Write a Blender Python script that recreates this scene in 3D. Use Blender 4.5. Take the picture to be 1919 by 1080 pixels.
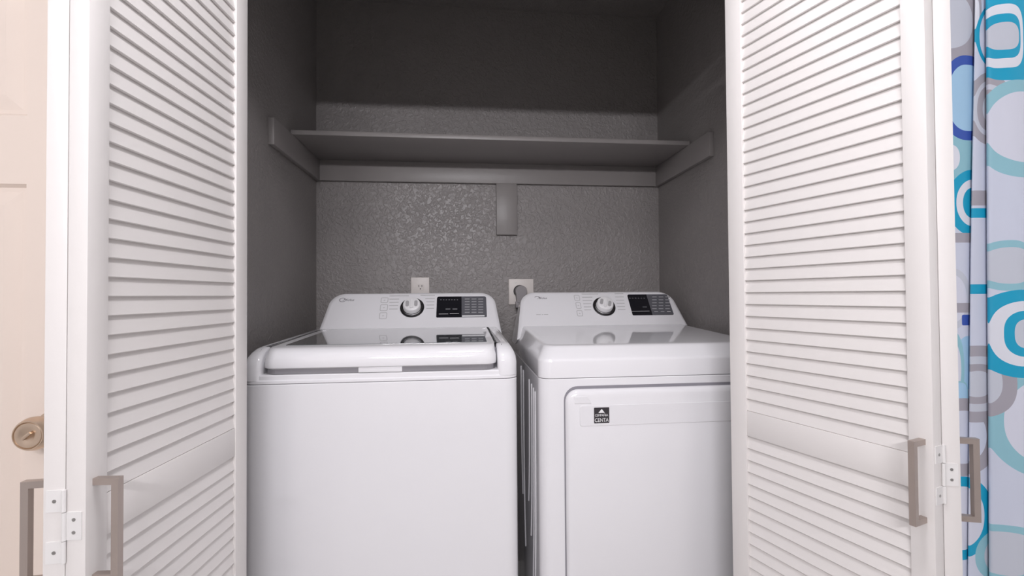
import bpy, bmesh, math, random
from mathutils import Vector, Matrix

for o in list(bpy.data.objects): bpy.data.objects.remove(o, do_unlink=True)
random.seed(4)
SC = bpy.context.scene
COL = SC.collection
H = 1.15                                   # eye height; all z values below are measured from the eye level

# ------------------------------------------------------------------ camera
F_PX, YAW, PITCH, ROLL = 863.13, .1026, .0157, .0072
fw = Vector((math.sin(YAW)*math.cos(PITCH), math.cos(YAW)*math.cos(PITCH), math.sin(PITCH)))
rt = Vector((math.cos(YAW), -math.sin(YAW), 0)); up = rt.cross(fw)
r2 = rt*math.cos(ROLL) - up*math.sin(ROLL); u2 = rt*math.sin(ROLL) + up*math.cos(ROLL)
cam = bpy.data.cameras.new('camera'); cam.sensor_width = 36; cam.lens = 36*F_PX/1919; cam.clip_start = .02
camo = bpy.data.objects.new('camera', cam); COL.objects.link(camo)
M = Matrix((r2, u2, -fw)).transposed().to_4x4(); M.translation = (0, 0, H); camo.matrix_world = M
SC.camera = camo

# ------------------------------------------------------------------ world, main light, exposure
w = bpy.data.worlds.new('world'); SC.world = w; w.use_nodes = True
w.node_tree.nodes['Background'].inputs[0].default_value = (.9, .92, 1, 1)
w.node_tree.nodes['Background'].inputs[1].default_value = .1
SC.view_settings.view_transform = 'Standard'; SC.view_settings.look = 'None'
SC.view_settings.exposure = 0.0; SC.view_settings.gamma = 1; SC.view_settings.use_curve_mapping = False
LX0, LX1, LY, LZ = -.80, .35, -1.44, .815  # the vanity light bar on the wall behind the viewer
LIGHT_W = 29.5; FILL_W = 9.3; CLX, CLY = .10, .42   # vanity bar, added fill lamp

# ------------------------------------------------------------------ materials
def s2l(c):
    return tuple((x/255/12.92 if x/255 <= .04045 else ((x/255+.055)/1.055)**2.4) for x in c)
def mat(name, col, rough=.5, metal=0, coat=0, bump=None, spec=.5, var=None):
    m = bpy.data.materials.new(name); m.use_nodes = True; nt = m.node_tree; b = nt.nodes['Principled BSDF']
    b.inputs['Base Color'].default_value = (*col, 1); b.inputs['Roughness'].default_value = rough
    b.inputs['Metallic'].default_value = metal; b.inputs['Coat Weight'].default_value = coat
    b.inputs['Coat Roughness'].default_value = .04; b.inputs['Specular IOR Level'].default_value = spec
    tc = None
    if bump or var:
        tc = nt.nodes.new('ShaderNodeTexCoord')
    if bump:                                # (scale, strength, distance)
        n = nt.nodes.new('ShaderNodeTexNoise'); n.inputs['Scale'].default_value = bump[0]; n.inputs['Detail'].default_value = 4
        n.inputs['Distortion'].default_value = .6
        rp = nt.nodes.new('ShaderNodeValToRGB'); rp.color_ramp.elements[0].position = .42; rp.color_ramp.elements[1].position = .62
        bp = nt.nodes.new('ShaderNodeBump'); bp.inputs['Strength'].default_value = bump[1]; bp.inputs['Distance'].default_value = bump[2]
        nt.links.new(tc.outputs['Object'], n.inputs['Vector']); nt.links.new(n.outputs['Fac'], rp.inputs['Fac'])
        nt.links.new(rp.outputs['Color'], bp.inputs['Height']); nt.links.new(bp.outputs['Normal'], b.inputs['Normal'])
    if var:                                 # (scale, amount) slight tone variation of the paint
        n = nt.nodes.new('ShaderNodeTexNoise'); n.inputs['Scale'].default_value = var[0]; n.inputs['Detail'].default_value = 3
        rp = nt.nodes.new('ShaderNodeValToRGB')
        rp.color_ramp.elements[0].color = (*[c*(1-var[1]) for c in col], 1); rp.color_ramp.elements[1].color = (*[min(1, c*(1+var[1])) for c in col], 1)
        nt.links.new(tc.outputs['Object'], n.inputs['Vector']); nt.links.new(n.outputs['Fac'], rp.inputs['Fac'])
        nt.links.new(rp.outputs['Color'], b.inputs['Base Color'])
    return m
def emit(name, col, st):
    m = bpy.data.materials.new(name); m.use_nodes = True; nt = m.node_tree; nt.nodes.remove(nt.nodes['Principled BSDF'])
    e = nt.nodes.new('ShaderNodeEmission'); e.inputs[0].default_value = (*col, 1); e.inputs[1].default_value = st
    nt.links.new(e.outputs[0], nt.nodes['Material Output'].inputs[0]); return m
GREY = (.288, .268, .262)
MT = dict(
    closet=mat('grey_satin_paint', GREY, .36, bump=(70, .5, .003), var=(9, .05)),
    closet_side=mat('grey_side_wall_paint', GREY, .42, bump=(75, .25, .003), var=(9, .04)),
    closet_trim=mat('grey_trim_paint', GREY, .38, bump=(35, .05, .002)),
    room=mat('white_wall_paint', (.86, .855, .85), .6, bump=(60, .2, .003)),
    ceil=mat('ceiling_paint', (.88, .875, .87), .8),
    floor=mat('floor_tile', (.64, .62, .60), .35, var=(3, .08)),
    louver=mat('white_door_paint', (.80, .765, .748), .42, bump=(25, .06, .002)),
    warmlit=mat('warmlit_white_door', (.86, .74, .66), .4, bump=(25, .05, .002)),  # white door; the warm light on it is put into the colour
    white=mat('white_enamel', (.83, .82, .845), .07, coat=.3),
    plastic=mat('white_plastic', (.84, .83, .84), .3),
    seam=mat('seam_grey', (.22, .21, .22), .6),
    doorgap=mat('door_gap_grey', (.26, .25, .28), .5),
    gap_shade=mat('gap_shade_grey', (.26, .25, .27), .5),  # shade of the gap under the lid, as a colour
    glass=mat('tinted_lid_glass', (.16, .17, .175), .03, coat=1, spec=.8),
    black=mat('black_display_glass', (.012, .012, .016), .15),
    darkgrey=mat('grey_key_field', (.11, .11, .125), .35),
    keyline=mat('key_print_grey', (.34, .34, .36), .4),
    faint=mat('faint_print', (.12, .12, .13), .4),
    print=mat('panel_print_grey', (.50, .49, .50), .5),
    logo=mat('logo_print', (.22, .21, .23), .4),
    whiteprint=mat('white_print', (.85, .85, .86), .4),
    ring=mat('dark_dial_ring', (.018, .016, .018), .25),
    chrome=mat('chrome', (.75, .75, .76), .12, 1),
    knob=mat('white_dial_plastic', (.82, .81, .82), .28),
    dimple=mat('grey_dial_dimple', (.40, .39, .40), .4),
    nickel=mat('brushed_nickel', (.46, .39, .355), .38, .7, bump=(120, .05, .001)),
    bronze=mat('satin_nickel_knob', (.64, .50, .39), .28, 1),
    hinge=mat('white_hinge_paint', (.79, .77, .76), .4),
    screw=mat('steel_screw', (.45, .44, .43), .35, 1),
    plate=mat('ivory_wall_plate', (.74, .69, .66), .4),
    slot=mat('outlet_slot', (.04, .035, .035), .6),
    plug=mat('grey_vinyl_plug', (.30, .28, .29), .5),
    sticker=mat('black_sticker', (.035, .03, .035), .4),
    rail=mat('steel_track', (.6, .6, .6), .35, 1),
    lamp=emit('lamp_diffuser', (.985, .965, 1), 1.5),
)

# ------------------------------------------------------------------ helpers
WL = {}                                     # world location of each parent (none of them is rotated)
def wl(o): return WL.get(o.name, Vector((0, 0, 0))) if o else Vector((0, 0, 0))
def link(name, me, parent=None):
    o = bpy.data.objects.new(name, me); COL.objects.link(o)
    if parent: o.parent = parent
    return o
def tag(o, label=None, cat=None, group=None, kind=None):
    if label: o['label'] = label
    if cat: o['category'] = cat
    if group: o['group'] = group
    if kind: o['kind'] = kind
    return o
def empty(name, x, y, z):
    o = link(name, None); o.location = (x, y, z+H); WL[o.name] = Vector((x, y, z+H)); o.empty_display_size = .05; return o
def build(name, vs, fs, m, parent=None, smooth=None):
    vs = [Vector((v[0], v[1], v[2]+H)) for v in vs]
    if parent: off = wl(parent)
    else:
        off = Vector(((min(v.x for v in vs)+max(v.x for v in vs))/2, (min(v.y for v in vs)+max(v.y for v in vs))/2, min(v.z for v in vs)))
    me = bpy.data.meshes.new(name); me.from_pydata([v-off for v in vs], [], fs); me.validate()
    bm = bmesh.new(); bm.from_mesh(me); bmesh.ops.recalc_face_normals(bm, faces=bm.faces); bm.to_mesh(me); bm.free()
    me.materials.append(MT[m] if isinstance(m, str) else m)
    if smooth is not None:
        me.shade_smooth(); me.set_sharp_from_angle(angle=math.radians(smooth))
    o = link(name, me, parent)
    if not parent: o.location = off
    WL[o.name] = off
    return o
def merge(parts):
    vs, fs = [], []
    for v, f in parts:
        n = len(vs); vs += list(v); fs += [tuple(i+n for i in q) for q in f]
    return vs, fs
def boxg(x0, x1, y0, y1, z0, z1, bev=0, seg=2):
    bm = bmesh.new(); bmesh.ops.create_cube(bm, size=1)
    for v in bm.verts: v.co = Vector((x0+(v.co.x+.5)*(x1-x0), y0+(v.co.y+.5)*(y1-y0), z0+(v.co.z+.5)*(z1-z0)))
    if bev: bmesh.ops.bevel(bm, geom=list(bm.edges), offset=bev, segments=seg, affect='EDGES', profile=.5)
    bm.verts.index_update(); g = ([tuple(v.co) for v in bm.verts], [tuple(v.index for v in f.verts) for f in bm.faces]); bm.free(); return g
def xf(g, fn): return [fn(*v) for v in g[0]], g[1]
def box(name, x0, x1, y0, y1, z0, z1, m, parent=None, bev=0, seg=2):
    return build(name, *boxg(x0, x1, y0, y1, z0, z1, bev, seg), m, parent, 40 if bev else None)
def loft(rings, cap0=True, cap1=True, closed=True):
    n = len(rings[0]); vs = [p for r in rings for p in r]; fs = []
    for k in range(len(rings)-1):
        for i in range(n if closed else n-1):
            j = (i+1) % n; fs.append((k*n+i, k*n+j, (k+1)*n+j, (k+1)*n+i))
    if cap0: fs.append(tuple(reversed(range(n))))
    if cap1: fs.append(tuple(range((len(rings)-1)*n, len(rings)*n)))
    return vs, fs
def rr(x0, x1, y0, y1, r, n=6):
    """rounded rectangle; r one radius or four (x0y0, x1y0, x1y1, x0y1)"""
    if not isinstance(r, (tuple, list)): r = (r,)*4
    P = []
    for (cx, cy, a0, q) in ((x0+r[0], y0+r[0], 180, r[0]), (x1-r[1], y0+r[1], 270, r[1]), (x1-r[2], y1-r[2], 0, r[2]), (x0+r[3], y1-r[3], 90, r[3])):
        for i in range(n+1):
            a = math.radians(a0+90*i/n); P.append((cx+q*math.cos(a), cy+q*math.sin(a)))
    return P
def circle(r, n=32): return [(r*math.cos(2*math.pi*i/n), r*math.sin(2*math.pi*i/n)) for i in range(n)]
def lathe(prof, fn, n=32, cap0=True, cap1=True):
    """prof: (radius, height) ; fn maps (a,b,h) to the world"""
    return loft([[fn(a, b, h) for a, b in circle(r, n)] for r, h in prof], cap0, cap1)
def tube(path, r, n=8):
    rings = []
    path = [Vector(p) for p in path]
    for i, p in enumerate(path):
        d = (path[min(i+1, len(path)-1)]-path[max(i-1, 0)]).normalized()
        a = d.cross(Vector((0, 0, 1)) if abs(d.z) < .9 else Vector((1, 0, 0))).normalized(); b = d.cross(a)
        rings.append([tuple(p+a*x+b*y) for x, y in circle(r, n)])
    return loft(rings)
def text_geo(s, size, fn, shear=0, extrude=0.0002, width=None):
    c = bpy.data.curves.new('t', 'FONT'); c.body = s; c.size = size; c.shear = shear; c.extrude = extrude; c.resolution_u = 3
    o = bpy.data.objects.new('t', c); COL.objects.link(o)
    me = bpy.data.meshes.new_from_object(o.evaluated_get(bpy.context.evaluated_depsgraph_get()))
    xs = [v.co.x for v in me.vertices]; k = width/(max(xs)-min(xs)) if width else 1; x0 = min(xs)
    g = ([fn((v.co.x-x0)*k, v.co.y, v.co.z+extrude) for v in me.vertices], [tuple(p.vertices) for p in me.polygons])
    bpy.data.objects.remove(o); bpy.data.curves.remove(c); bpy.data.meshes.remove(me); return g

# ------------------------------------------------------------------ the room
XL, XR, YB = -.617, .8755, 2.0
FW0, FW1 = .985, 1.095                     # front wall of the closet
JL, JR = -.60, .915                        # jambs of the opening
ZF, ZC = -H, 1.257
HEAD = .83
RL, RR_, RB = -1.75, 1.95, -1.5
def struct(name, label, cat, *a, **k):
    return tag(box(name, *a, **k), label, cat, kind='structure')
struct('floor', 'pale grey tiled floor under the machines and the room', 'floor', RL-.1, RR_+.1, RB-.1, 2.1, ZF-.1, ZF, 'floor')
struct('ceiling', 'white flat ceiling over the room', 'ceiling', RL-.1, RR_+.1, RB-.1, FW1, ZC, ZC+.1, 'ceil')
struct('ceiling', 'dark grey ceiling at the top of the closet', 'ceiling', XL-.08, XR+.08, FW1, YB+.1, ZC, ZC+.1, 'closet')
struct('wall_back', 'grey textured back wall of the laundry closet', 'wall', XL-.08, XR+.08, YB, YB+.1, ZF, ZC, 'closet')
struct('wall_closet_left', 'grey left side wall of the laundry closet', 'wall', XL-.08, XL, FW1, YB, ZF, ZC, 'closet_side')
struct('wall_closet_right', 'grey right side wall of the laundry closet', 'wall', XR, XR+.08, FW1, YB, ZF, ZC, 'closet_side')
# closet front wall: pieces round the opening and round the entrance door
DX0, DX1, DTOP = -1.53, -.765, .83         # entrance door
fl = [boxg(RL-.1, DX0-.004, FW0, FW1, ZF, ZC), boxg(DX0-.004, DX1+.004, FW0, FW1, DTOP+.004, ZC), boxg(DX1+.004, JL, FW0, FW1, ZF, ZC)]
tag(build('wall_front_left', *merge(fl), 'room'), 'white wall between the panelled door and the closet opening', 'wall', kind='structure')
struct('wall_front_right', 'white wall end between the closet and the shower curtain', 'wall', JR, 1.04, FW0, FW1, ZF, ZC, 'room')
struct('wall_header', 'white header wall above the closet opening', 'wall', JL, JR, FW0, FW1, HEAD, ZC, 'room')
struct('wall_left', 'white left wall of the room', 'wall', RL-.1, RL, RB, FW0, ZF, ZC, 'room')
struct('wall_right', 'white right wall beyond the shower curtain', 'wall', RR_, RR_+.1, RB, 2.1, ZF, ZC, 'room')
struct('wall_behind', 'white wall behind the viewer carrying the light bar', 'wall', RL-.1, RR_+.1, RB-.1, RB, ZF, ZC, 'room')
struct('wall_alcove', 'white wall at the back of the bath alcove', 'wall', XR+.08, RR_, YB, YB+.1, ZF, ZC, 'room')
struct('ceiling', 'white ceiling of the bath alcove', 'ceiling', XR+.08, RR_+.1, FW1, YB+.1, ZC, ZC+.1, 'ceil')
struct('trim_1', 'steel track for the folding doors under the header', 'track', JL, JR, 1.022, 1.058, HEAD-.018, HEAD, 'rail')

# ------------------------------------------------------------------ vanity light (behind the viewer)
vl = empty('vanity_light', (LX0+LX1)/2, RB, LZ-.05)
tag(vl, 'long white light bar on the wall behind the viewer', 'light')
box('backplate', LX0-.04, LX1+.04, RB, RB+.015, LZ-.06, LZ+.06, 'chrome', vl, .003)
box('diffuser', LX0, LX1, RB+.015, RB+.055, LZ-.04, LZ+.04, 'lamp', vl, .01, 3)
la = bpy.data.lights.new('vanity_lamp', 'AREA'); la.shape = 'RECTANGLE'; la.size = LX1-LX0; la.size_y = .07
la.energy = LIGHT_W; la.color = (.985, .965, 1)
lo = link('vanity_lamp', la, vl); lo.location = (0, LY-RB, .05); lo.rotation_euler = (math.radians(90), 0, 0)

# unseen ceiling lamp added as soft fill (above the frame)
cl = empty('added_fill_lamp', CLX, CLY, ZC-.07); tag(cl, 'unseen round fill lamp added on the ceiling above the viewer', 'light')
build('fill_lamp_base', *lathe([(.17, ZC), (.17, ZC-.02), (.155, ZC-.025)], lambda a, b, h: (CLX+a, CLY+b, h), 32), 'chrome', cl, 40)
build('fill_lamp_dome', *lathe([(.15, ZC-.02), (.14, ZC-.045), (.09, ZC-.065), (.02, ZC-.07)], lambda a, b, h: (CLX+a, CLY+b, h), 32), 'lamp', cl, 40)
lc = bpy.data.lights.new('fill_area', 'AREA'); lc.shape = 'DISK'; lc.size = .3; lc.energy = FILL_W; lc.color = (.985, .965, 1)
lco = link('fill_area', lc, cl); lco.location = (0, 0, -.005)

# ------------------------------------------------------------------ shelf, cleats
zc0, zc1 = .4845, .571
TH = .019
tag(box('shelf_cleat', XL+TH, XR-TH, YB-TH, YB, zc0, zc1, 'closet_trim', None, .0015), 'grey painted cleat board along the back wall under the shelf', 'cleat', 'cleats under the closet shelf')
tag(box('shelf_cleat', XL, XL+TH, 1.5235, YB, zc0, zc1, 'closet_trim', None, .0015), 'grey painted cleat board on the left side wall carrying the shelf', 'cleat', 'cleats under the closet shelf')
tag(box('shelf_cleat', XR-TH, XR, 1.5295, YB, zc0, zc1, 'closet_trim', None, .0015), 'grey painted cleat board on the right side wall carrying the shelf', 'cleat', 'cleats under the closet shelf')
tag(box('shelf_support', .139, .229, YB-TH, YB, .262, zc0, 'closet_trim', None, .0015), 'short grey upright board below the middle of the back cleat', 'board')
tag(box('shelf', XL+TH-.007, XR-TH+.007, 1.68, YB, zc1, zc1+.0165, 'closet_trim', None, .0015), 'long grey painted shelf board across the closet', 'shelf')

# ------------------------------------------------------------------ wall outlets
o1 = empty('wall_outlet', -.1885, YB, -.045); tag(o1, 'white wall outlet behind the washing machine dial', 'outlet')
box('cover_plate', -.2275, -.1495, YB-.006, YB, -.045, .0795, 'plate', o1, .003, 3)
for zc in (.037, -.012):
    def rf(a, b, h, zc=zc): return (-.1875+a, YB-.006-h, zc+b)
    rc = build('receptacle', *loft([[rf(x, y, h) for x, y in rr(-.0165, .0165, -.014, .014, .0095)] for h in (0, .0022)]), 'plate', o1, 30)
    for sx in (-.0065, .0065): box('slot', -.1875+sx-.0012, -.1875+sx+.0012, YB-.0088, YB-.0081, zc+.001, zc+.0095, 'slot', rc)
    build('ground_hole', *lathe([(.0026, .0022), (.0026, .0028)], lambda a, b, h, rf=rf: rf(a, b-.007, h), 12), 'slot', rc)
o2 = empty('wall_outlet', .246, YB, -.0415); tag(o2, 'square white appliance outlet with a plug behind the dryer', 'outlet')
box('cover_plate', .191, .3007, YB-.006, YB, -.0415, .0712, 'plate', o2, .003, 3)
build('receptacle', *lathe([(.027, .0), (.027, .003)], lambda a, b, h: (.2385+a, YB-.006-h, .0175+b), 28), 'slot', o2, 30)
build('screw', *lathe([(.003, 0), (.003, .001)], lambda a, b, h: (.222+a, YB-.006-h, .055+b), 12), 'screw', o2)
pg = empty('power_plug', .246, YB-.009, -.05); tag(pg, 'round grey dryer plug pushed into the square outlet', 'plug')
def teardrop(k, y):
    cx, cz, r = .2425, .0165, .0255*k
    pts = [(cx+r*math.cos(math.radians(a)), y, cz+r*math.sin(math.radians(a))) for a in range(-40, 206, 9)]
    return pts+[(.2235+.003*(1-k), y, -.031), (.2420-.003*(1-k), y, -.033)]
build('plug_body', *loft([teardrop(1, YB-.0095), teardrop(1, YB-.032), teardrop(.93, YB-.037)]), 'plug', pg, 40)
box('strain_relief', .218, .241, YB-.034, YB-.014, -.054, -.027, 'plug', pg, .003)
build('cord', *tube([(.231, YB-.024, -.05), (.231, YB-.024, -.1), (.235, YB-.03, -.2), (.25, YB-.035, -.4), (.3, YB-.035, -.7)], .0075), 'slot', pg, 60)

# ------------------------------------------------------------------ louvred folding doors
PW, PT = .388, .025                        # leaf width, thickness
SN, SF = .0335, .346                       # inner edges of near and far stile
ZB, ZT = -H+.012, HEAD-.022
PITCH_ = .02705
def leaf(door, O, d, n, label):
    """O: near end of the inner face; d: near->far; n: towards the room face"""
    def m(s, t, z): return (O[0]+d[0]*s+n[0]*t, O[1]+d[1]*s+n[1]*t, z)
    st = [boxg(0, SN, 0, PT, ZB, ZT, .001), boxg(SF, PW, 0, PT, ZB, ZT, .001)]
    lf = build('leaf_stiles', *xf(merge(st), m), 'louver', door, 40); lf['label'] = label
    for z0, z1 in ((-.3255, -.2685), (ZB, ZB+.10), (ZT-.055, ZT)):
        build('rail', *xf(boxg(SN-.004, SF+.004, .0025, PT-.0018, z0, z1, .0012), m), 'louver', lf, 40)
    prof = [(.0222, 0), (.0219, .0012), (.0158, .0315), (.0110, .0300), (.0172, -.0012), (.0212, -.0012)]
    rings = [[m(s, t, z-H+wl(lf).z) for t, z in prof] for s in (SN-.003, SF+.003)]
    first = None
    zs = []
    z = -.267
    while z < ZT-.075: zs.append(z); z += PITCH_
    z = -.3255-PITCH_
    while z > ZB+.10-.012: zs.append(z); z -= PITCH_
    for z in zs:
        if first is None: first = build('slat', *loft(rings), 'louver', lf); o = first
        else: o = link('slat', first.data, lf)
        o.location = (0, 0, z+H-wl(lf).z)
    # square pull handle
    b, ht, hb, pr = .009, -.2385, -.3735, .033
    h = [boxg(.0145-b/2, .0145+b/2, PT-.002, PT+pr, ht-b, ht), boxg(.0145-b/2, .0145+b/2, PT-.002, PT+pr, hb, hb+b), boxg(.0145-b/2, .0145+b/2, PT+pr-b, PT+pr, hb+b, ht-b)]
    ho = build('pull_handle', *xf(merge(h), m), 'nickel', lf); ho['label'] = 'square brushed nickel bar pull'
    return lf, m
def hinge(door, mA, mB, za):
    """three-leaf plate hinge on the two leaf ends: two plates on A, one between them on B"""
    for (mm, z0, z1, scr) in ((mA, za-.028, za, (.5,)), (mB, za-.065, za-.029, (.27, .73)), (mA, za-.094, za-.066, (.5,))):
        hp = build('hinge_plate', *xf(boxg(-.0013, .0002, .0018, PT-.004, z0, z1), mm), 'hinge', door)
        kn = [mm(-.0022, 0.0, z) for z in (z0, z1)]
        build('knuckle', *tube(kn, .0026, 10), 'hinge', hp, 50)
        for k in scr:
            zz = z0+(z1-z0)*k
            build('screw', *lathe([(.0023, .0012), (.0023, .0019)], lambda a, b, h: mm(-h, PT*.46+a, zz+b), 12), 'screw', hp)
def bifold(name, F, a, side, labels):
    dr = (math.sin(a), -math.cos(a)); n = (side*math.cos(a), side*math.sin(a))
    N = (F[0]+dr[0]*SF, F[1]+dr[1]*SF)
    O = (N[0]-n[0]*PT, N[1]-n[1]*PT)
    door = empty(name, O[0], O[1]+.19, -H+.012); tag(door, labels[0], 'folding door', kind='structure')
    l1, m1 = leaf(door, O, (-dr[0], -dr[1]), n, labels[1])
    O2 = (O[0]-side*.0006, O[1])
    l2, m2 = leaf(door, O2, (dr[0], -dr[1]), (-n[0], n[1]), labels[2])
    for za in (-.248, .60): hinge(door, *((m2, m1) if side > 0 else (m1, m2)), za)
    return door
bifold('door_1', (-.4679, 1.0018), -.0682, 1, ('white louvred folding door folded open at the left of the closet', 'leaf with slats facing the machines', 'outer leaf folded behind'))
bifold('door_2', (.639, .9982), .3135, -1, ('white louvred folding door folded open at the right by the shower curtain', 'leaf with slats facing the machines', 'outer leaf folded behind'))

# ------------------------------------------------------------------ white panel door at the far left, warm light put into its colour
dy0, dy1 = 1.0, 1.035
d3 = empty('door_3', (DX0+DX1)/2, 1.017, ZF+.01); tag(d3, 'white panelled room door, coloured as warmly lit, with a round knob at the far left', 'door', kind='structure')
px = [(-.86-.235, -.86), (DX0+.095, DX0+.095+.235)]
pz = [(.3626, .70), (-.95, .2268)]
# frame: stiles and rails between the panels
fr = [boxg(DX0, px[1][0], dy0, dy1, ZF+.01, DTOP), boxg(px[1][1], px[0][0], dy0, dy1, ZF+.01, DTOP), boxg(-.86, DX1, dy0, dy1, ZF+.01, DTOP)]
for x0, x1 in px:
    zz = [ZF+.01]+[v for p in sorted(pz) for v in p]+[DTOP]
    for i in range(0, len(zz), 2): fr.append(boxg(x0, x1, dy0, dy1, zz[i], zz[i+1]))
build('door_frame', *merge(fr), 'warmlit', d3)
for x0, x1 in px:
    for z0, z1 in pz:
        def ring(i, y): return [(x0+i, y, z0+i), (x1-i, y, z0+i), (x1-i, y, z1-i), (x0+i, y, z1-i)]
        build('panel', *loft([ring(0, dy0), ring(.006, dy0+.009), ring(.014, dy0+.009), ring(.042, dy0+.003), ], False, True), 'warmlit', d3)
kx, kz = -.804, -.253
def kf(a, b, h): return (kx+a, dy0-h, kz+b)
kn = build('door_knob', *lathe([(.013, .004), (.013, .022), (.024, .027), (.0305, .036), (.0315, .046), (.029, .055), (.0265, .0590), (.0250, .0590), (.0240, .0570), (.0225, .0585), (.013, .0592), (.011, .0578)], kf, 36), 'bronze', d3, 40)
kn['label'] = 'round satin nickel knob'
build('rose', *lathe([(.033, 0), (.033, .004), (.028, .007), (.012, .008)], kf, 36), 'bronze', kn, 40)
build('turn_button', *xf(boxg(-.009, .009, .056, .063, -.0028, .0028, .0012), lambda x, h, z: kf(x*.77-z*.64, x*.64+z*.77, h)), 'bronze', kn, 40)
for nm, lab, a in (('trim_2', 'white casing strip between the panelled door and the closet', (DX1+.008, DX1+.06, FW0-.014, FW0, ZF, DTOP+.06)), ('trim_3', 'white casing strip at the hinge side of the panelled door', (DX0-.06, DX0-.008, FW0-.014, FW0, ZF, DTOP+.06)), ('trim_4', 'white casing strip above the panelled door', (DX0-.008, DX1+.008, FW0-.014, FW0, DTOP+.008, DTOP+.06))):
    struct(nm, lab, 'casing', *a, 'room', None, .003)

# ------------------------------------------------------------------ washer and dryer
YF, YK = 1.17, 1.85                        # cabinet front and back
FACE0 = (1.668, -.116); FACE1 = (1.768, .0148)   # console face: foot and head (y, z)
fl_ = math.hypot(FACE1[0]-FACE0[0], FACE1[1]-FACE0[1])
ft = ((FACE1[0]-FACE0[0])/fl_, (FACE1[1]-FACE0[1])/fl_)     # up the face
fn_ = (-ft[1], ft[0])                                       # out of the face
def face(x, t, h=0): return (x, FACE0[0]+ft[0]*t+fn_[0]*h, FACE0[1]+ft[1]*t+fn_[1]*h)
def ray(u, v):
    return fw + r2*((u-959.5)/F_PX) + u2*((540-v)/F_PX)
def onface(u, v, h=0):
    """where a sight line meets the console face, as (x, t): used to read off sizes of the printed layout"""
    r = ray(u, v); k = (FACE0[0]*fn_[0]+FACE0[1]*fn_[1]+h)/(r.y*fn_[0]+r.z*fn_[1])
    p = r*k; return p.x, (p.y-FACE0[0])*ft[0]+(p.z-FACE0[1])*ft[1]
def slab(x0, x1, t0, t1, h0, h1, r=0, skew=0, n=4):
    P = rr(x0, x1, t0, t1, r, n) if r else [(x0, t0), (x1, t0), (x1, t1), (x0, t1)]
    return loft([[face(x+skew*(t-t0), t, h) for x, t in P] for h in (h0, h1)])
def console(root, xc, hb, ht, name='console'):
    """rounded trapezoid face, swept back to a vertical rear"""
    def outline(i, r=.05):
        b, t, top = hb-i, ht-i, fl_-i
        s = (t-b)/(top+.01)
        pts = [(-b+s*.04, -.05), (b-s*.04, -.05)]
        for side in (1, -1):
            ang = range(0, 91, 10) if side > 0 else range(90, 181, 10)
            for a in ang:
                a = math.radians(a); px_ = side*(t-r)+r*math.cos(a); pt = top-r+r*math.sin(a)
                pts.append((px_-side*s*(top-pt), pt))
        return pts
    rings = [[face(xc+x, t) for x, t in outline(.014)], [face(xc+x, t, -.002) for x, t in outline(.006)], [face(xc+x, t, -.008) for x, t in outline(.0)]]
    mid = [face(xc+x, t, -.045) for x, t in outline(.0)]
    rings.append([(x*.985+xc*.015 if 0 else x, max(y, 1.72), z) for x, y, z in mid])
    rings.append([(x, 1.835, min(z, .0148)) for x, y, z in mid])
    return build(name, *loft(rings), 'white', root, 35)

def dial(root, xc, tc, turn):
    R = .0435
    f = lambda a, b, h: face(xc+a, tc+b, h)
    d = build('dial_ring', *lathe([(R, 0), (R, .003), (R-.003, .0055), (.030, .0055)], f, 40), 'ring', root, 35)
    build('chrome_rim', *lathe([(.0375, .0052), (.0375, .0062), (.0352, .0062), (.0352, .0052)], f, 40, False, False), 'chrome', d, 35)
    kb = build('dial_knob', *lathe([(.0325, .005), (.0315, .020), (.0295, .0245), (.026, .026)], f, 40), 'knob', root, 35)
    c, s = math.cos(turn), math.sin(turn)
    g = lambda x, y, h: f(x*c-y*s, x*s+y*c, h)
    build('grip_ridge', *loft([[g(x, y, h) for x, y in rr(-wd, wd, -.021, .0205, wd*.9)] for wd, h in ((.0068, .0255), (.0066, .0285), (.004, .030))]), 'knob', kb, 40)
    for sx in (-1, 1):
        build('grip_dimple', *loft([[g(sx*.0155+x, y, h) for x, y in rr(-.0060, .0060, -.0125, .0135, .0058)] for h in (.0255, .0266)]), 'dimple', kb)

def cycle_print(root, segs, name='cycle_marks', m='print', h=.0004):
    gs = []
    for u0, u1, v, th in segs:
        x0, t = onface(u0, v); x1, _ = onface(u1, v); gs.append(slab(x0, x1, t-th/2, t+th/2, -.0005, h))
    o = build(name, *merge(gs), m, root); o['kind'] = 'stuff'; return o
def outline_keys(root, cells, m='print'):
    for (u0, v0, u1, v1) in cells:
        x0, t1 = onface(u0, v0); x1, t0 = onface(u1, v1); a = rr(x0, x1, t0, t1, .005, 4); b = rr(x0+.0022, x1-.0022, t0+.0022, t1-.0022, .0032, 4)
        n = len(a); vs = [face(x, t, .0005) for x, t in a]+[face(x, t, .0005) for x, t in b]
        fs = [(i, (i+1) % n, n+(i+1) % n, n+i) for i in range(n)]
        k = build('touch_key', vs, fs, m, root)
        xm, tm = (x0+x1)/2, (t0+t1)/2
        build('key_icon', *merge([slab(xm-.004, xm+.004, tm-.0006, tm+.0006, 0, .0005), slab(xm-.0006, xm+.0006, tm-.003, tm+.003, 0, .0005)]), m, k)

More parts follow.
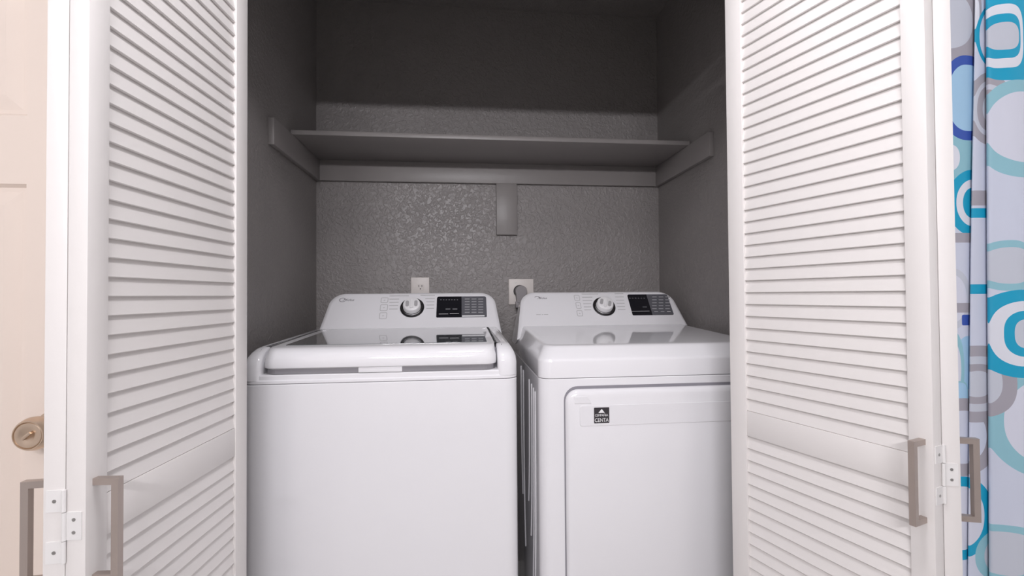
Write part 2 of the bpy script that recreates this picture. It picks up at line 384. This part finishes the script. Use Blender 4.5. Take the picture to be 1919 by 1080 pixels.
def cabinet(root, x0, x1, ztop):
    rings = [[(x, y, z) for x, y in rr(x0+i, x1-i, YF+i, YK-i, (.032, .032, .012, .012), 6)] for i, z in ((.02, -H+.02), (.0, -H+.04), (0, ztop-.002), (.002, ztop))]
    cb = build('cabinet', *loft(rings), 'white', root, 35)
    sm = [[(x, y, z) for x, y in rr(x0+.0025, x1-.0025, YF+.0025, YK-.0025, (.030, .030, .012, .012), 6)] for z in (ztop-.004, ztop+.0045)]
    build('seam_gap', *loft(sm), 'seam', root, 35)
    for fx in (x0+.06, x1-.06):
        for fy in (YF+.06, YK-.06): build('foot', *lathe([(.025, -H), (.022, -H+.03)], lambda a, b, h, fx=fx, fy=fy: (fx+a, fy+b, h), 16), 'seam', root)
    return cb
def sl(y): return (y-1.2)*.028             # the tops rise towards the consoles

# ---- washing machine
WX0, WX1 = -.538, .134
wm = empty('washing_machine', (WX0+WX1)/2, (YF+YK)/2, -H)
tag(wm, 'white top-loading washing machine with a glass lid, left of the dryer', 'washer')
cabinet(wm, WX0, WX1, -.2125)
LX_0, LX_1, LYB = -.491, .0815, 1.652      # lid
rings = [[(x, y, z) for x, y in rr(WX0+i, WX1-i, YF+i, YK-i, (.032, .032, .012, .012), 6)] for i, z in ((.0015, -.2112), (0, -.2098), (0, -.2045), (.0035, -.2015), (.0035, -.1925), (.006, -.1895))]
rings.append([(x, y, -.1885) for x, y in rr(WX0+.012, WX1-.012, YF+.012, YK-.012, (.026, .026, .012, .012), 6)])
tc = build('top_cover', *loft(rings), 'white', wm, 35)
def U(a, b, f, z, r=.03):
    P = []
    hx0, hx1, hy = LX_0-.0012-b, LX_1+.0012+b, LYB+.003+b
    x0, x1, y0, y1 = WX0+a, WX1-a, YF+f, YK-a
    def arc(cx, cy, q, a0, a1, n=6):
        for i in range(n+1):
            t = math.radians(a0+(a1-a0)*i/n); P.append((cx+q*math.cos(t), cy+q*math.sin(t)))
    rf = max(.004, min(r-a*.4, (hx0-x0)*.6)); rg = max(.004, min(r-a*.4, (x1-hx1)*.6))
    arc(x0+rf, y0+rf, rf, 180, 270); arc(hx0-.012, y0+.012, .012, 270, 360, 4)
    arc(hx0+.012, hy-.012, .012, 180, 90, 4); arc(hx1-.012, hy-.012, .012, 90, 0, 4)
    arc(hx1+.012, y0+.012, .012, 180, 270, 4); arc(x1-rg, y0+rg, rg, 270, 360); arc(x1-.012, y1-.012, .012, 0, 90, 4); arc(x0+.012, y1-.012, .012, 90, 180, 4)
    return [(x, y, z+(sl(y) if z > -.17 else 0)) for x, y in P]
lv = [(0, 0, 0, -.2035), (0, 0, .0, -.172), (.002, 0, .003, -.158), (.006, 0, .010, -.147), (.011, 0, .022, -.138), (.017, .0005, .040, -.1305), (.024, .002, .06, -.127)]
build('lid_surround', *loft([U(*q) for q in lv]), 'white', wm, 35)
lidr = []
for i, z in ((.006, -.1765), (.001, -.173), (0, -.166), (.001, -.152), (.005, -.1415), (.012, -.134), (.022, -.1285), (.034, -.1262)):
    lidr.append([(x, y, z+(sl(y) if z > -.16 else 0)) for x, y in rr(LX_0+min(i, .004), LX_1-min(i, .004), 1.168+i, LYB-min(i, .004), (.03, .03, .01, .01), 6)])
lid = build('lid', *loft(lidr), 'white', wm, 35)
GX0, GX1, GY0, GY1 = -.458, .0585, 1.236, 1.628
gl = [[(x, y, z+sl(y)) for x, y in rr(GX0, GX1, GY0, GY1, .006, 4)] for z in (-.1275, -.1248)]
g = build('lid_glass', *loft(gl), 'glass', lid, 30); g['label'] = 'tinted glass panel of the lid'
build('lid_slit_fill', *loft([[(x, y, z+(sl(y) if z > -.15 else 0)) for x, y in rr(LX_0-.0012, LX_1+.0012, 1.215, LYB+.003, (.004, .004, .01, .01), 4)] for z in (-.1885, -.139)]), 'doorgap', lid)  # grey filler added to lighten the dark slit round the lid
build('lid_gap', *loft([[(x, y, z) for x, y in rr(LX_0+.006, LX_1-.006, 1.1745, 1.3, .026, 6)] for z in (-.1885, -.176)]), 'gap_shade', lid)  # grey block stands in for the shade under the lid lip
box('lid_latch', -.262, -.156, 1.1725, 1.2, -.1885, -.1755, 'white', lid, .001)
for hx in (GX0-.016, GX1+.004): box('hinge_cover', hx, hx+.012, 1.60, 1.648, -.128+sl(1.62), -.1235+sl(1.62), 'white', lid, .002)
CWX = -.189
console(wm, CWX, .320, .299)
xk, tk = onface(772.5, 577); dial(wm, xk, tk, .03)
x0, t1 = onface(819, 556.5); x1, t0 = onface(912.5, 594.5); xm, _ = onface(865, 575)
dp = build('display', *slab(x0, xm, t0, t1, -.001, .0012, (.004, 0.0005, .0005, .008)), 'black', wm)
kp = build('key_field', *slab(xm, x1, t0, t1, -.001, .0011, (.0005, .004, .008, .0005)), 'darkgrey', wm)
def marks(u0, u1, v, n, duty=.6):
    d = (u1-u0)/n; return [(u0+i*d, u0+(i+duty)*d, v) for i in range(n)]
def printed(parent, name, rows, th, h, m):
    return cycle_print(parent, [(a, b, v, th) for a, b, v in rows], name, m, h)
printed(dp, 'display_icons', marks(825, 861, 562.5, 7, .5), .004, .0016, 'faint')
printed(dp, 'display_digits', [(835, 844, 580), (848, 857, 580)], .006, .0016, 'faint')
printed(dp, 'display_line', [(822.5, 840, 589.2), (843, 860, 588.4)], .0022, .0016, 'print')
printed(kp, 'key_legends', [q for v in (561, 566, 571, 576, 581, 586) for q in marks(871, 909, v, 3, .72)], .004, .0015, 'keyline')
xb0, tb = onface(866, 593); xb1, _ = onface(908, 593)
build('white_key_strip', *slab(xb0, xb1, tb-.0026, tb+.0026, 0, .0018), 'whiteprint', kp)
cyc = []
for i, v in enumerate((555, 561, 567, 573, 579.5)): cyc += [(730-.2*i, (766 if i == 0 else 749)-1*i, v), ((788 if i == 0 else 797+2*(i > 1)), 815-.4*i, v-1)]
printed(wm, 'cycle_marks', cyc, .003, .0004, 'print')
outline_keys(wm, [(714.5, 558, 727, 568), (713, 571, 726, 583), (711.5, 586, 724.5, 598)])
def logo(root, u, v, width, arc):
    x, t = onface(u, v); gs = [text_geo('Midea', .014, lambda a, b, h: face(x+.013+a*1.0+b*.25, t+b, h), .3, .0002, width)]
    n = 24; vs = []
    for i in range(n+1):
        a = math.radians(arc[0]+(arc[1]-arc[0])*i/n); k = .0011
        for r in (.0085-k, .0085+k): vs.append(face(x+.0125+r*1.25*math.cos(a), t+.0045+r*math.sin(a), .0004))
    gs.append((vs, [(2*i, 2*i+1, 2*i+3, 2*i+2) for i in range(n)]))
    o = build('logo', *merge(gs), 'logo', root); o['label'] = 'small grey script maker mark'
logo(wm, 635, 564.5, .040, (20, 330))

# ---- dryer
EX0, EX1 = .190, .842
dm = empty('dryer', (EX0+EX1)/2, (YF+YK)/2, -H)
tag(dm, 'white clothes dryer with a black square sticker, right of the washing machine', 'dryer')
cabinet(dm, EX0, EX1, -.2165)
def sld(y): return (y-1.2)*.045
rings = []
for i, z in ((.0015, -.2152), (0, -.2138), (0, -.1735), (.0008, -.1695), (.0025, -.1665), (.0055, -.1635), (.030, -.1405), (.0335, -.1378), (.038, -.1360), (.044, -.1352), (.06, -.1350)):
    k = min(1, max(0, (z+.1735)/.033))
    rings.append([(x, y, z+k*sld(y)) for x, y in rr(EX0+i*.62, EX1-i*.62, YF+i, YK-i*.4, (.032, .032, .012, .012), 6)])
build('top_cover', *loft(rings), 'white', dm, 35)
CDX = .518
console(dm, CDX, .3255, .298)
xk, tk = onface(1132, 575); dial(dm, xk, tk, -.33)
x0, t1 = onface(1173, 552.5); x1, t0 = onface(1264.5, 590.5)
xa, tb = onface(1184, 590.5); sk = 0
xm, _ = onface(1217, 572)
dp = build('display', *slab(x0+.004, xm, t0, t1, -.001, .0012, (.004, 0.0005, .0005, .008)), 'black', dm)
kp = build('key_field', *slab(xm, x1-.003, t0, t1, -.001, .0011, (.0005, .006, .008, .0005)), 'darkgrey', dm)
printed(dp, 'display_icons', marks(1179, 1211, 559.5, 6, .5), .004, .0016, 'faint')
printed(dp, 'display_digits', [(1204, 1212, 576)], .004, .0016, 'faint')
printed(dp, 'display_line', [(1183, 1217, 584)], .0016, .0016, 'print')
printed(kp, 'key_legends', [q for v in (557, 562.5, 568, 573.5, 579) for q in marks(1222, 1259, v, 3, .68)]+[(1226, 1233, 584.5), (1238, 1245, 584.5)], .004, .0015, 'keyline')
xq0, tq = onface(1250, 584.5); xq1, _ = onface(1256.5, 584.5)
build('start_key_mark', *slab(xq0, xq1, tq-.002, tq+.002, 0, .0018), 'print', kp)
xq0, tq = onface(1178.5, 589); xq1, _ = onface(1183.5, 589)
build('corner_mark', *slab(xq0, xq1, tq-.0035, tq+.0035, 0, .0018), 'whiteprint', dp)
cyc = []
for i, v in enumerate((551.5, 557.5, 563.5, 569.5, 575.5, 581)): cyc += [(1090+1.0*i, (1121 if i < 1 else 1110 if i < 3 else 1108), v), (1152+1.2*i, 1168+.8*i, v-.6)]
printed(dm, 'cycle_marks', cyc, .003, .0004, 'print')
outline_keys(dm, [(1075, 553.5, 1087.5, 564), (1078, 567, 1090, 579), (1080, 582, 1093, 593)])
logo(dm, 1001, 561, .036, (150, -30))
x, t = onface(1005, 590); build('series_print', *merge([slab(x+a, x+b, t-.0013, t+.0013, 0, .0004) for a, b in ((0, .017), (.021, .026), (.029, .045))]), 'print', dm)
# drum door
VX0, VX1, VZ0, VZ1 = .2555, EX0+EX1-.2555, -.98, -.2435
def front(x, z, h): return (x, YF-h, z)
build('door_gap', *loft([[front(x, z, h) for x, z in rr(VX0-.003, VX1+.004, VZ0-.004, VZ1+.0075, .036, 8)] for h in (-.002, .0008)]), 'doorgap', dm)
dd = build('drum_door', *loft([[front(x, z, h) for x, z in rr(VX0+i, VX1-i, VZ0+i, VZ1-i, .033-i*.5, 8)] for i, h in ((0, 0), (0, .006), (.002, .011), (.006, .0145), (.014, .0165))]), 'white', dm, 35)
build('door_band', *loft([[front(x, z, h) for x, z in rr(VX0+.034+i, VX1-.034-i, -.3355+i, -.2825-i, .006, 4)] for i, h in ((0, .016), (.0012, .0177))]), 'white', dd, 25)
build('grip_scoop', *loft([[front(x, z, h) for x, z in ((VX0+.020+i, -.2785+i), (VX0+.066-i, -.2785+i), (VX0+.056-i, -.2585-i), (VX0+.020+i, -.2585-i))] for i, h in ((0, .0162), (.002, .0175))]), 'white', dd, 25)
SX0, SX1, SZ0, SZ1 = .3265, .3665, -.3285, -.2885
stk = build('sticker', *loft([[front(x, z, h) for x, z in rr(SX0, SX1, SZ0, SZ1, .0015, 3)] for h in (.0176, .0181)]), 'sticker', dd); stk['label'] = 'black square sticker with a white triangle and lettering'
xm = (SX0+SX1)/2
tri = ([front(xm-.0085, SZ1-.0135, .0184), front(xm+.008, SZ1-.0135, .0184), front(xm, SZ1-.0035, .0184)], [(0, 1, 2)])
tx = lambda x, z: (lambda a, b, h: front(x+a, z+b, .0182+h))
build('sticker_print', *merge([tri, text_geo('CEMPAÑIA', .0082, tx(SX0+.0025, SZ0+.0175), 0, .0001, .034), text_geo('CENTA', .0135, tx(SX0+.002, SZ0+.0035), 0, .0001, .036)]), 'whiteprint', stk)
# pressed ribs in the dryer's side
for i, (y, z1, z0) in enumerate(((1.245, -.262, -.86), (1.275, -.258, -.80), (1.312, -.254, -.70), (1.36, -.250, -.62), (1.50, -.245, -.80), (1.56, -.24, -.66))):
    pts = [(EX0+.0012, y+.03*(k/8)**3*(1 if i < 4 else -1), z1+(z0-z1)*k/8) for k in range(9)]
    build('pressed_rib', *tube(pts, .0042, 8), 'white', dm, 60)

# ------------------------------------------------------------------ shower curtain with printed rings
CTRL = [  # x, y, lean with height, strip
    (.99, .900, 0, 0), (1.02, .906, 0, 0), (1.05, .906, 0, 0), (1.08, .902, .01, 0), (1.11, .9035, .02, 0), (1.142, .903, .03, 0), (1.147, .9005, .034, 0), (1.135, .899, .035, 0), (1.108, .8985, .036, 0),
    (1.0985, .896, .036, 1), (1.104, .8942, .036, 1), (1.125, .8938, .03, 1), (1.158, .894, .02, 1), (1.163, .8915, .02, 1), (1.155, .890, .02, 1), (1.135, .8895, .018, 1),
    (1.1265, .886, .016, 2), (1.131, .880, .012, 2), (1.165, .868, .008, 2), (1.215, .868, .0, 2), (1.265, .884, 0, 2), (1.32, .902, 0, 2), (1.38, .888, 0, 2), (1.44, .87, 0, 2), (1.50, .888, 0, 2), (1.56, .905, 0, 2), (1.63, .885, 0, 2), (1.70, .87, 0, 2), (1.77, .89, 0, 2), (1.85, .90, 0, 2)]
YS = (.903, .8942, .872)
def spl(P, k, t):
    a, b, c, d = (P[max(0, min(len(P)-1, k+i))] for i in (-1, 0, 1, 2))
    return [.5*((2*b[j])+(-a[j]+c[j])*t+(2*a[j]-5*b[j]+4*c[j]-d[j])*t*t+(-a[j]+3*b[j]-3*c[j]+d[j])*t**3) for j in range(3)]
plan = []
for k in range(len(CTRL)-1):
    for i in range(6): plan.append((*spl(CTRL, k, i/6), CTRL[k][3] if i < 4 else CTRL[k+1][3] if CTRL[k+1][3] != CTRL[k][3] else CTRL[k][3]))
ROWS = 28; ZC0, ZC1 = -H+.03, .845
vs, fs, uvs = [], [], []
for rI in range(ROWS+1):
    z = ZC0+(ZC1-ZC0)*rI/ROWS
    for (x, y, s, k) in plan:
        vs.append((x+s*z+.003*math.sin(z*5+x*9), y+.003*math.sin(z*4+x*20), z)); uvs.append((x+10*k, z))
n = len(plan)
for rI in range(ROWS):
    for i in range(n-1):
        fs.append((rI*n+i, rI*n+i+1, (rI+1)*n+i+1, (rI+1)*n+i))
TEAL, LTEAL, GRY, WHT, PALE, NAVY, SKY, LIL = [s2l(c) for c in ((0, 165, 205), (150, 200, 214), (172, 168, 178), (232, 234, 244), (206, 210, 222), (55, 88, 180), (170, 210, 240), (222, 224, 238))]
BASE = s2l((214, 219, 236))
def toplane(u, v, k):
    r = ray(u, v); q = YS[k]/r.y; return r.x*q, r.z*q
# strips, centre px, outer radii px, power, bands from the centre outwards (fraction, colour)
SH = [
    ((0,), (1776, 40), (62, 79), 2.4, [(.66, PALE), (1, GRY)]),
    ((0,), (1783, 296), (38, 62), 2.2, [(.40, WHT), (1, LTEAL)]),
    ((0,), (1811, 185), (37, 79), 2.6, [(.78, SKY), (1, NAVY)]),
    ((0,), (1824, 381), (43, 62), 2.2, [(.14, WHT), (.46, TEAL), (.70, WHT), (1, TEAL)]),
    ((0,), (1790, 446), (60, 9), 6, [(1, GRY)]),
    ((0,), (1776, 560), (44, 60), 2.2, [(.8, LIL), (1, PALE)]),
    ((0,), (1806, 577), (26, 9), 6, [(1, GRY)]),
    ((0,), (1811, 600), (9, 10), 8, [(1, NAVY)]),
    ((0,), (1815, 680), (26, 50), 2.2, [(1, SKY)]),
    ((0,), (1786, 690), (20, 70), 2.2, [(.7, LIL), (1, LTEAL)]),
    ((0,), (1790, 765), (24, 50), 5, [(.94, SKY), (1, LTEAL)]),
    ((0, 1, 2), (1803, 820), (64, 73), 2.3, [(.68, BASE), (1, GRY)]),
    ((0, 1, 2), (1797, 972), (61, 78), 2.3, [(.76, LIL), (1, TEAL)]),
    ((1,), (1822, 25), (12, 50), 2.2, [(.6, WHT), (1, GRY)]),
    ((1,), (1870, 70), (46, 62), 2.2, [(.86, BASE), (1, TEAL)]),
    ((1,), (1838, 372), (30, 14), 5, [(1, GRY)]),
    ((1,), (1836, 400), (40, 9), 5, [(1, TEAL)]),
    ((1,), (1836, 542), (40, 9), 6, [(1, TEAL)]),
    ((1, 2), (1852, 205), (40, 67), 2.3, [(.35, PALE), (.62, GRY), (.76, PALE), (1, GRY)]),
    ((2,), (1915, 20), (70, 60), 2.3, [(.8, PALE), (1, GRY)]),
    ((2,), (1890, 68), (46, 84), 3.4, [(1, TEAL)]),
    ((2,), (1880, 68), (33, 60), 3.4, [(1, WHT)]),
    ((2,), (1878, 68), (29, 42), 3.4, [(1, TEAL)]),
    ((2,), (1879, 68), (25, 26), 2.8, [(1, PALE)]),
    ((2,), (1918, 243), (68, 91), 3.0, [(1, LTEAL)]),
    ((2,), (1920, 240), (62, 66), 2.6, [(1, LIL)]),
    ((2,), (1889, 498), (41, 47), 2.6, [(1, LTEAL)]),
    ((2,), (1890, 498), (37, 34), 2.4, [(1, PALE)]),
    ((2,), (1947, 787), (84, 104), 2.3, [(.74, LIL), (1, LTEAL)]),
    ((1, 2), (1832, 720), (68, 72), 2.4, [(.34, PALE), (.52, GRY), (.72, PALE), (1, GRY)]),
    ((2,), (1920, 625), (72, 82), 2.8, [(.33, PALE), (.52, TEAL), (.74, WHT), (1, TEAL)]),
    ((2,), (1872, 1125), (52, 50), 2.3, [(.75, LIL), (1, TEAL)]),
    ((1, 2), (1890, 1040), (60, 54), 2.2, [(.76, PALE), (1, LTEAL)]),
]
cm = bpy.data.materials.new('printed_curtain_fabric'); cm.use_nodes = True; nt = cm.node_tree; nd = nt.nodes; bs = nd['Principled BSDF']
bs.inputs['Roughness'].default_value = .55; bs.inputs['Sheen Weight'].default_value = .1
def N(t, **kw):
    x = nd.new(t)
    for k, v in kw.items(): setattr(x, k, v)
    return x
def mth(op, a, b=None, c=None):
    x = N('ShaderNodeMath', operation=op)
    for i, q in enumerate((a, b, c)):
        if q is None: continue
        if isinstance(q, (int, float)): x.inputs[i].default_value = q
        else: nt.links.new(q, x.inputs[i])
    return x.outputs[0]
uvn = N('ShaderNodeUVMap'); sp = N('ShaderNodeSeparateXYZ'); nt.links.new(uvn.outputs[0], sp.inputs[0])
cur = None
for strips, c, rad, pw, bands in SH:
    for k in strips:
        cx, cz = toplane(*c, k); ex, _ = toplane(c[0]+rad[0], c[1], k); _, ez = toplane(c[0], c[1]-rad[1], k)
        rx, rz = ex-cx, ez-cz; cx += 10*k
        # the fabric leans with height: read the print where the fold stands
        lean = (.015, .030, .006)[k]; cx -= lean*cz
        dx = mth('POWER', mth('ABSOLUTE', mth('MULTIPLY_ADD', sp.outputs[0], 1/rx, -cx/rx)), pw)
        dz = mth('POWER', mth('ABSOLUTE', mth('MULTIPLY_ADD', sp.outputs[1], 1/rz, -cz/rz)), pw)
        d = mth('POWER', mth('ADD', dx, dz), 1/pw)
        d = mth('MULTIPLY', d, .8)
        ra = N('ShaderNodeValToRGB'); ra.color_ramp.interpolation = 'CONSTANT'; el = ra.color_ramp.elements
        el[0].position = 0; el[0].color = (*bands[0][1], 1)
        el[1].position = .8; el[1].color = (*BASE, 0)
        for (f0, _), (_, col) in zip(bands[:-1], bands[1:]):
            e = el.new(f0*.8); e.color = (*col, 1)
        nt.links.new(d, ra.inputs[0])
        mx = N('ShaderNodeMix', data_type='RGBA')
        nt.links.new(ra.outputs['Alpha'], mx.inputs[0]); nt.links.new(ra.outputs['Color'], mx.inputs[7])
        if cur: nt.links.new(cur, mx.inputs[6])
        else: mx.inputs[6].default_value = (*BASE, 1)
        cur = mx.outputs[2]
nt.links.new(cur, bs.inputs['Base Color'])
cu = build('shower_curtain', vs, fs, cm, None, 60)
ul = cu.data.uv_layers.new(name='UVMap')
# vertex order is kept by build(), so the print coordinates follow the vertices
for lp in cu.data.loops: ul.data[lp.vertex_index if 0 else lp.index].uv = uvs[lp.vertex_index]
sm = cu.modifiers.new('thickness', 'SOLIDIFY'); sm.thickness = .0012
tag(cu, 'white shower curtain printed with teal, blue and grey rings at the far right', 'curtain')
rod = empty('curtain_rod', 1.47, .893, .857); tag(rod, 'chrome shower curtain rod above the ringed curtain', 'rod')
build('rod', *tube([(.985, .893, .870), (RR_, .893, .870)], .0125, 16), 'chrome', rod, 60)
build('ceiling_bracket', *tube([(.99, .893, .870), (.99, .893, ZC)], .008, 12), 'chrome', rod, 60)
build('end_flange', *tube([(RR_-.012, .893, .870), (RR_-.0005, .893, .870)], .028, 20), 'chrome', rod, 60)
